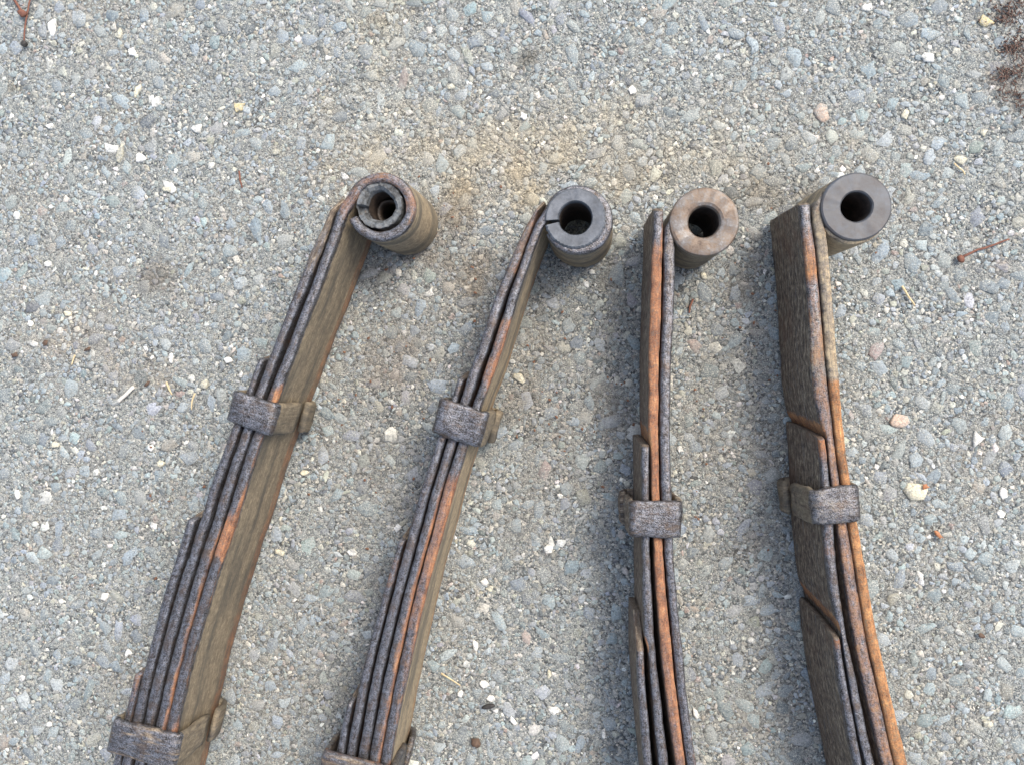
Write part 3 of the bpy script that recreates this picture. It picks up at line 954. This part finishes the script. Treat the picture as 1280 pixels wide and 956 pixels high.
build_clip(s3, ((785, 627), (855, 625), (786, 671), (852, 673)), LEAN3, 'left', (0.34, 0.3, 0.36, (0.3, 0.3, 0.6)), 5)
revolve('bushing', s3, (880, 278), [(42.4, 0.0002), (42.0, 0.0014), (27.5, 0.0016), (27.5, 0.047), (19, 0.047), (18.8, 0.0010), (20.5, -0.0006), (24, -0.0012), (38, -0.0014), (41, -0.0010)],
        BUSH_RUSTY, LEAN3, ztop=ZT, bore=(4,))

# ---- fourth spring: leans to the right, dark crusted flank to the left
LEAN4 = (-0.0062, 0.0)
s4 = spring(1050, 720, 'rightmost leaf spring, dark crusted side facing left, plain blue grey bush in its eye')
A = [(266, 1016, 1028), (290, 1018, 1033), (320, 1022.5, 1037), (360, 1026.5, 1040.5), (400, 1030, 1043.5), (440, 1033, 1047), (480, 1037, 1050), (510, 1040.5, 1052.5), (550, 1045, 1056.5), (575, 1048.5, 1060),
     (600, 1052, 1063), (635, 1058, 1069.5), (665, 1063, 1075), (700, 1068.5, 1081), (740, 1074.5, 1088), (765, 1079, 1092), (800, 1085, 1099), (840, 1094, 1108), (865, 1100, 1113.5), (880, 1103, 1117), (920, 1112, 1127.5), (956, 1120, 1136)]
B = [(258, 1000, 1014), (290, 1003, 1016), (320, 1006.5, 1021), (360, 1010, 1025), (400, 1012, 1028), (440, 1013.5, 1031.5), (480, 1016.5, 1035), (510, 1021, 1039), (530, 1026.5, 1041), (542, 1029.5, 1042.5), (552, 1033, 1044),
     (575, 1036.5, 1047), (600, 1039, 1050), (635, 1044, 1057), (665, 1048, 1062), (700, 1052, 1067.5), (740, 1058, 1073.5), (765, 1062, 1077.5), (800, 1067.5, 1083.5), (840, 1075.5, 1092), (865, 1081.5, 1098.5), (880, 1085, 1101.5), (920, 1094, 1110.5), (956, 1102.5, 1118.5)]
Cc = [(551, 1024, 1032), (575, 1026, 1035), (600, 1027, 1037), (635, 1028, 1041), (665, 1030, 1043.5), (700, 1033, 1046), (740, 1038, 1050.5), (765, 1043.5, 1054.5), (785, 1049, 1057), (800, 1052, 1060), (820, 1055.5, 1065),
      (840, 1059, 1069.5), (865, 1063, 1074.5), (880, 1066, 1078), (920, 1073, 1086), (956, 1082, 1095)]
D = [(801, 1043.5, 1051), (820, 1045, 1053.5), (840, 1047, 1057), (865, 1050.5, 1061.5), (880, 1053.5, 1064), (920, 1060.5, 1072), (956, 1068.5, 1079)]
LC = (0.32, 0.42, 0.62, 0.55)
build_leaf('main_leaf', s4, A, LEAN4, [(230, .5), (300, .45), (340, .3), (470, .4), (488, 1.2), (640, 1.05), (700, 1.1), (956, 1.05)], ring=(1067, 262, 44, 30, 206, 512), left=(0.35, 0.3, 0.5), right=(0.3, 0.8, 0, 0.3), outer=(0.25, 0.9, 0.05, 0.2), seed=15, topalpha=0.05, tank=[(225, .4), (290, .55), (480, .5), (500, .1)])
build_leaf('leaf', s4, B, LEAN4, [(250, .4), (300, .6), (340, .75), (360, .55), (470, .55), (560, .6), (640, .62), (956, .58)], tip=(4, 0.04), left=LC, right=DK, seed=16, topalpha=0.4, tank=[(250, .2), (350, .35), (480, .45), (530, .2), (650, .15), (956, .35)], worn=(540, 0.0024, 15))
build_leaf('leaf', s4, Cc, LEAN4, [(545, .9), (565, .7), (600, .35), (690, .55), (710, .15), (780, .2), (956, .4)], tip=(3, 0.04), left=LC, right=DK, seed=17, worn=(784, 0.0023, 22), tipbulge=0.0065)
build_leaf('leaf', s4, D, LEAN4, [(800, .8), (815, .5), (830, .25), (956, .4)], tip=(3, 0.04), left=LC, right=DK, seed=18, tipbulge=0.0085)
build_clip(s4, ((1013, 612), (1077, 605), (1017, 657), (1081, 651)), LEAN4, 'left', (0.33, 0.35, 0.2, (0.25, 0.6, 0.45)), 6)
revolve('bushing', s4, (1069, 259.5), [(41.2, 0.0000), (41.0, 0.0012), (29.5, 0.0014), (29.5, 0.047), (18, 0.047), (17.6, 0.0000), (18.2, -0.0012), (19.8, -0.0018), (39, -0.0018), (40.8, -0.0013)],
        BUSH_BLUE, LEAN4, ztop=ZT, bore=(4,))
for s in (s1, s2, s3, s4):
    for ch in s.children:
        if ch.name.startswith('bushing'):
            sharp_by_angle(ch, 20)

# ------------------------------------------------------------------ litter on the asphalt
M_WHITE = make_plain('bleached_wood', (0.42, 0.40, 0.35), (0.66, 0.63, 0.56), 0.8, 1500)
M_STRAW = make_plain('dry_straw', (0.42, 0.31, 0.16), (0.62, 0.52, 0.33))
M_REDTWIG = make_plain('red_brown_stalk', (0.09, 0.03, 0.022), (0.21, 0.09, 0.05))
M_BROWN = make_plain('brown_bark', (0.05, 0.03, 0.02), (0.13, 0.08, 0.05))
M_BLACK = make_plain('black_char', (0.012, 0.011, 0.01), (0.05, 0.045, 0.04))
M_ORANGE = make_plain('orange_rust_flake', (0.24, 0.09, 0.04), (0.42, 0.19, 0.085))


def stick(pts, r0, r1, flat=0.6):
    """bent tapered stick through photo pixels lying on the stones; returns verts, faces"""
    W = [at(x, y, 0.0016) for x, y in pts]
    dense = []
    for a, b_ in zip(W, W[1:]):
        for t in np.linspace(0, 1, 5)[:-1]:
            dense.append(a.lerp(b_, t))
    dense.append(W[-1])
    V, Fc = [], []
    ns = 7
    for i, p in enumerate(dense):
        t = i / (len(dense) - 1)
        r = (r0 + (r1 - r0) * t) / 2170
        tg = (dense[min(i + 1, len(dense) - 1)] - dense[max(i - 1, 0)]).normalized()
        n = Vector((-tg.y, tg.x, 0))
        p = p + mnoise.noise_vector(p * 200) * 0.0004
        for k in range(ns):
            a = 2 * math.pi * k / ns
            rr = r * (1 + 0.2 * mnoise.noise(Vector((p.x * 900, k * 3.1, p.y * 900))))
            V.append(p + n * math.cos(a) * rr + Vector((0, 0, math.sin(a) * rr * flat)))
    for i in range(len(dense) - 1):
        for k in range(ns):
            k2 = (k + 1) % ns
            Fc.append((i * ns + k, i * ns + k2, (i + 1) * ns + k2, (i + 1) * ns + k))
    Fc.append(tuple(range(ns))[::-1])
    Fc.append(tuple((len(dense) - 1) * ns + k for k in range(ns)))
    return V, Fc


def lump(px, py, rx, ry, rz, ang=0, seed=0):
    c = at(px, py, 0.0010 + rz / 2170)
    bm = bmesh.new()
    bmesh.ops.create_icosphere(bm, subdivisions=2, radius=1)
    V = []
    ca, sa = math.cos(-R(ang)), math.sin(-R(ang))
    for v in bm.verts:
        p = v.co * (1 + 0.35 * mnoise.noise(v.co * 1.7 + Vector((seed, 0, seed))))
        x, y = p.x * rx / 2170, p.y * ry / 2170
        V.append(c + Vector((x * ca - y * sa, x * sa + y * ca, p.z * rz / 2170)))
    Fc = [tuple(v.index for v in f.verts) for f in bm.faces]
    bm.free()
    return V, Fc


def flake(px, py, rx, ry, rz, ang=0, seed=0):
    """thin curled scrap with a ragged outline"""
    r_ = random.Random(int(seed * 100))
    c = at(px, py, 0.0014)
    ca, sa = math.cos(-R(ang)), math.sin(-R(ang))
    n = 11
    top, bot = [], []
    for k in range(n):
        a = 2 * math.pi * k / n
        q = r_.uniform(0.6, 1.2)
        x, y = math.cos(a) * rx * q / 2170, math.sin(a) * ry * q / 2170
        z = 0.0012 * (x * 2170 / rx) ** 2 * 0.5 + r_.uniform(0, 0.0005)
        w = c + Vector((x * ca - y * sa, x * sa + y * ca, z))
        top.append(w + Vector((0, 0, 0.0004)))
        bot.append(w)
    V = top + bot + [c + Vector((0, 0, 0.0008)), c]
    Fc = []
    for k in range(n):
        k2 = (k + 1) % n
        Fc += [(2 * n, k, k2), (2 * n + 1, n + k2, n + k), (k, n + k, n + k2, k2)]
    return V, Fc


def thing_empty(name, px, py):
    e = bpy.data.objects.new(name, None)
    COL.objects.link(e)
    e.location = at(px, py, 0)
    e.empty_display_size = 0.01
    return e


def part(name, geo, mat, parent=None):
    V, Fc = geo
    if parent:
        loc = parent.location
    else:
        loc = Vector((0, 0, 0))
    return mesh_obj(name, [v - loc for v in V], Fc, mat, parent)


tag(part('wood_splinter', stick([(147.5, 502), (157, 493), (167.5, 483.5)], 2.6, 2.6), M_WHITE), 'short straight white splinter lying on the asphalt left of the springs', 'splinter')
e = thing_empty('seed_stalk', 28, 17)
tag(e, 'red brown seed stalk with a bud and a dark ball, top left corner', 'seed stalk')
part('stem', stick([(15, -4), (22, 7), (28, 16)], 1.6, 2.0), M_REDTWIG, e)
part('stem', stick([(39, -3), (34, 15), (31, 34), (30, 52)], 1.4, 1.2), M_REDTWIG, e)
part('bud', lump(28, 17, 6.5, 5, 4, 20, 3), M_REDTWIG, e)
part('seed', lump(30, 55, 4.2, 4.2, 4, 0, 5), M_BLACK, e)
e = thing_empty('dry_stalk', 1200, 323)
tag(e, 'thin reddish stalk with a dark head lying right of the rightmost spring', 'stalk')
part('stem', stick([(1203, 321), (1222, 313), (1244, 306), (1262, 299)], 1.6, 1.0), M_REDTWIG, e)
part('head', lump(1201, 324, 4, 5, 3, -30, 8), M_REDTWIG, e)
STRAW = 'bits of dry straw scattered on the asphalt'
for pts, r, mat, lab in (
        ([(207.5, 477), (211, 486), (215, 493.5)], 1.5, M_STRAW, 'short straw bit pointing to the white splinter from its right'),
        ([(243.5, 491), (240, 501), (239.5, 512)], 1.3, M_STRAW, 'straw bit just left of the upper clip on the leftmost spring'),
        ([(94, 444), (91, 450), (89, 456)], 1.3, M_STRAW, 'pale straw bit above and left of the white splinter'),
        ([(551, 841), (562, 847.5), (575.5, 856)], 1.2, M_STRAW, 'thin pale straw right of the second spring near the bottom edge'),
        ([(1128, 358), (1136, 371), (1144, 382)], 1.4, M_STRAW, 'slanting straw right of the rightmost spring below its bush'),
        ([(299, 214), (300, 226), (303, 235)], 1.4, M_REDTWIG, 'reddish stalk bit left of the eye of the leftmost spring'),
        ([(866, 374), (862, 384), (861, 392)], 1.5, M_REDTWIG, 'brown stalk bit right of the third spring under its eye'),
        ([(297, 218), (301, 224), (299, 240)], 1.2, M_STRAW, None),
        ([(1193, 204), (1203, 214), (1206, 219)], 1.0, M_STRAW, 'fine pale straw high up right of the blue grey bush')):
    if lab:
        tag(part('straw', stick(pts, r, r * 0.7), mat), lab, 'straw', STRAW)
for px, py, rx, ry, rz, ang, mat, nm, lab, cat in (
        (185, 479.5, 5.5, 2.2, 2, -38, M_BROWN, 'bark_chip', 'small brown bark chip touching the upper end of the white splinter', 'bark chip'),
        (611, 882.5, 9, 3.4, 2.5, -12, M_BLACK, 'charred_chip', 'black charred chip right of the second spring near the bottom', 'chip'),
        (595, 928, 7, 6, 3, 30, M_BROWN, 'soil_crumb', 'dark brown soil crumb below the black chip near the bottom edge', 'crumb'),
        (111, 436, 5, 3, 1.8, -30, M_BROWN, 'leaf_flake', 'brown leaf flake halfway down on the far left', 'leaf flake'),
        (19, 444, 6, 3.5, 2, -20, M_BROWN, 'leaf_flake', 'dark brown leaf flake at the left edge', 'leaf flake'),
        (57, 428, 5.5, 3.5, 2, -60, M_BROWN, 'leaf_flake', 'brown leaf flake between two others on the far left', 'leaf flake'),
        (1172, 667, 8, 3, 2, 50, M_ORANGE, 'rust_flake', 'orange rust flake on the asphalt right of the rightmost spring', 'rust flake'),
        (1226, 794, 4, 3, 2, 10, M_BROWN, 'leaf_flake', 'small brown leaf flake low down at the right', 'leaf flake'),
        (1156, 608, 4, 3.5, 2, 0, M_ORANGE, 'rust_flake', 'tiny orange flake beside the large cream stone', 'rust flake')):
    o = part(nm, (flake if 'flake' in nm or nm == 'bark_chip' else lump)(px, py, rx, ry, rz, ang, px * 0.1), mat)
    tag(o, lab, cat)

# crumbs of rust that fell off the springs
V, Fc = [], []
for _ in range(150):
    px, py = random.choice(((500, 330, 50, 40), (560, 300, 60, 50), (470, 560, 70, 200), (420, 430, 40, 60), (700, 520, 70, 260), (780, 560, 30, 240), (900, 560, 50, 260), (950, 300, 30, 60), (240, 640, 60, 160), (640, 520, 30, 100)))[:2], 0
    (px, py) = (px[0] + random.gauss(0, 45), px[1] + random.gauss(0, 70))
    k = random.uniform(0.7, 1.9)
    g = flake(px, py, k * 1.4, k, 1, random.uniform(0, 180), random.uniform(0, 50))
    b0 = len(V)
    V += g[0]
    Fc += [tuple(i + b0 for i in f) for f in g[1]]
tag(mesh_obj('rust_crumbs', V, Fc, make_plain('rust_crumb', (0.09, 0.045, 0.028), (0.22, 0.11, 0.06))), 'brown and orange rust crumbs strewn on the asphalt between the springs', 'rust crumbs', kind='stuff')

# dead moss in the crevices of the top right corner
V, Fc = [], []
for cx, cy, ra, rb, n in ((1264, 10, 22, 9, 60), (1252, 24, 16, 5, 30), (1270, 52, 12, 9, 50), (1262, 60, 16, 4, 25), (1258, 92, 10, 5, 30), (1272, 88, 10, 6, 30), (1276, 124, 5, 12, 25), (1262, 118, 12, 4, 16)):
    for _ in range(n):
        px, py = cx + rng.normal(0, ra * 0.8), cy + rng.normal(0, rb * 0.9)
        g = lump(px, py, rng.uniform(0.7, 2.4), rng.uniform(0.4, 1.1), rng.uniform(0.4, 1.0), rng.uniform(0, 180), rng.uniform(0, 50))
        b0 = len(V)
        V += [v - Vector((0, 0, 0.0006)) for v in g[0]]
        Fc += [tuple(i + b0 for i in f) for f in g[1]]
for _ in range(46):
    px, py = random.choice(((1264, 12), (1258, 24), (1272, 54), (1262, 62), (1254, 94), (1274, 90), (1276, 122), (1266, 104)))
    px, py = px + random.gauss(0, 9), py + random.gauss(0, 5)
    a, q = random.uniform(0, math.pi), random.uniform(3, 9)
    g = stick([(px, py), (px + q * math.cos(a), py + q * math.sin(a)), (px + 1.7 * q * math.cos(a + 0.5), py + 1.7 * q * math.sin(a + 0.5))], 0.8, 0.5)
    b0 = len(V)
    V += g[0]
    Fc += [tuple(i + b0 for i in f) for f in g[1]]
tag(mesh_obj('dead_moss', V, Fc, make_plain('dead_moss', (0.035, 0.02, 0.016), (0.11, 0.055, 0.035))), 'dark brown dead moss and fine twigs in the crevices of the top right corner', 'moss', kind='stuff')
V = None
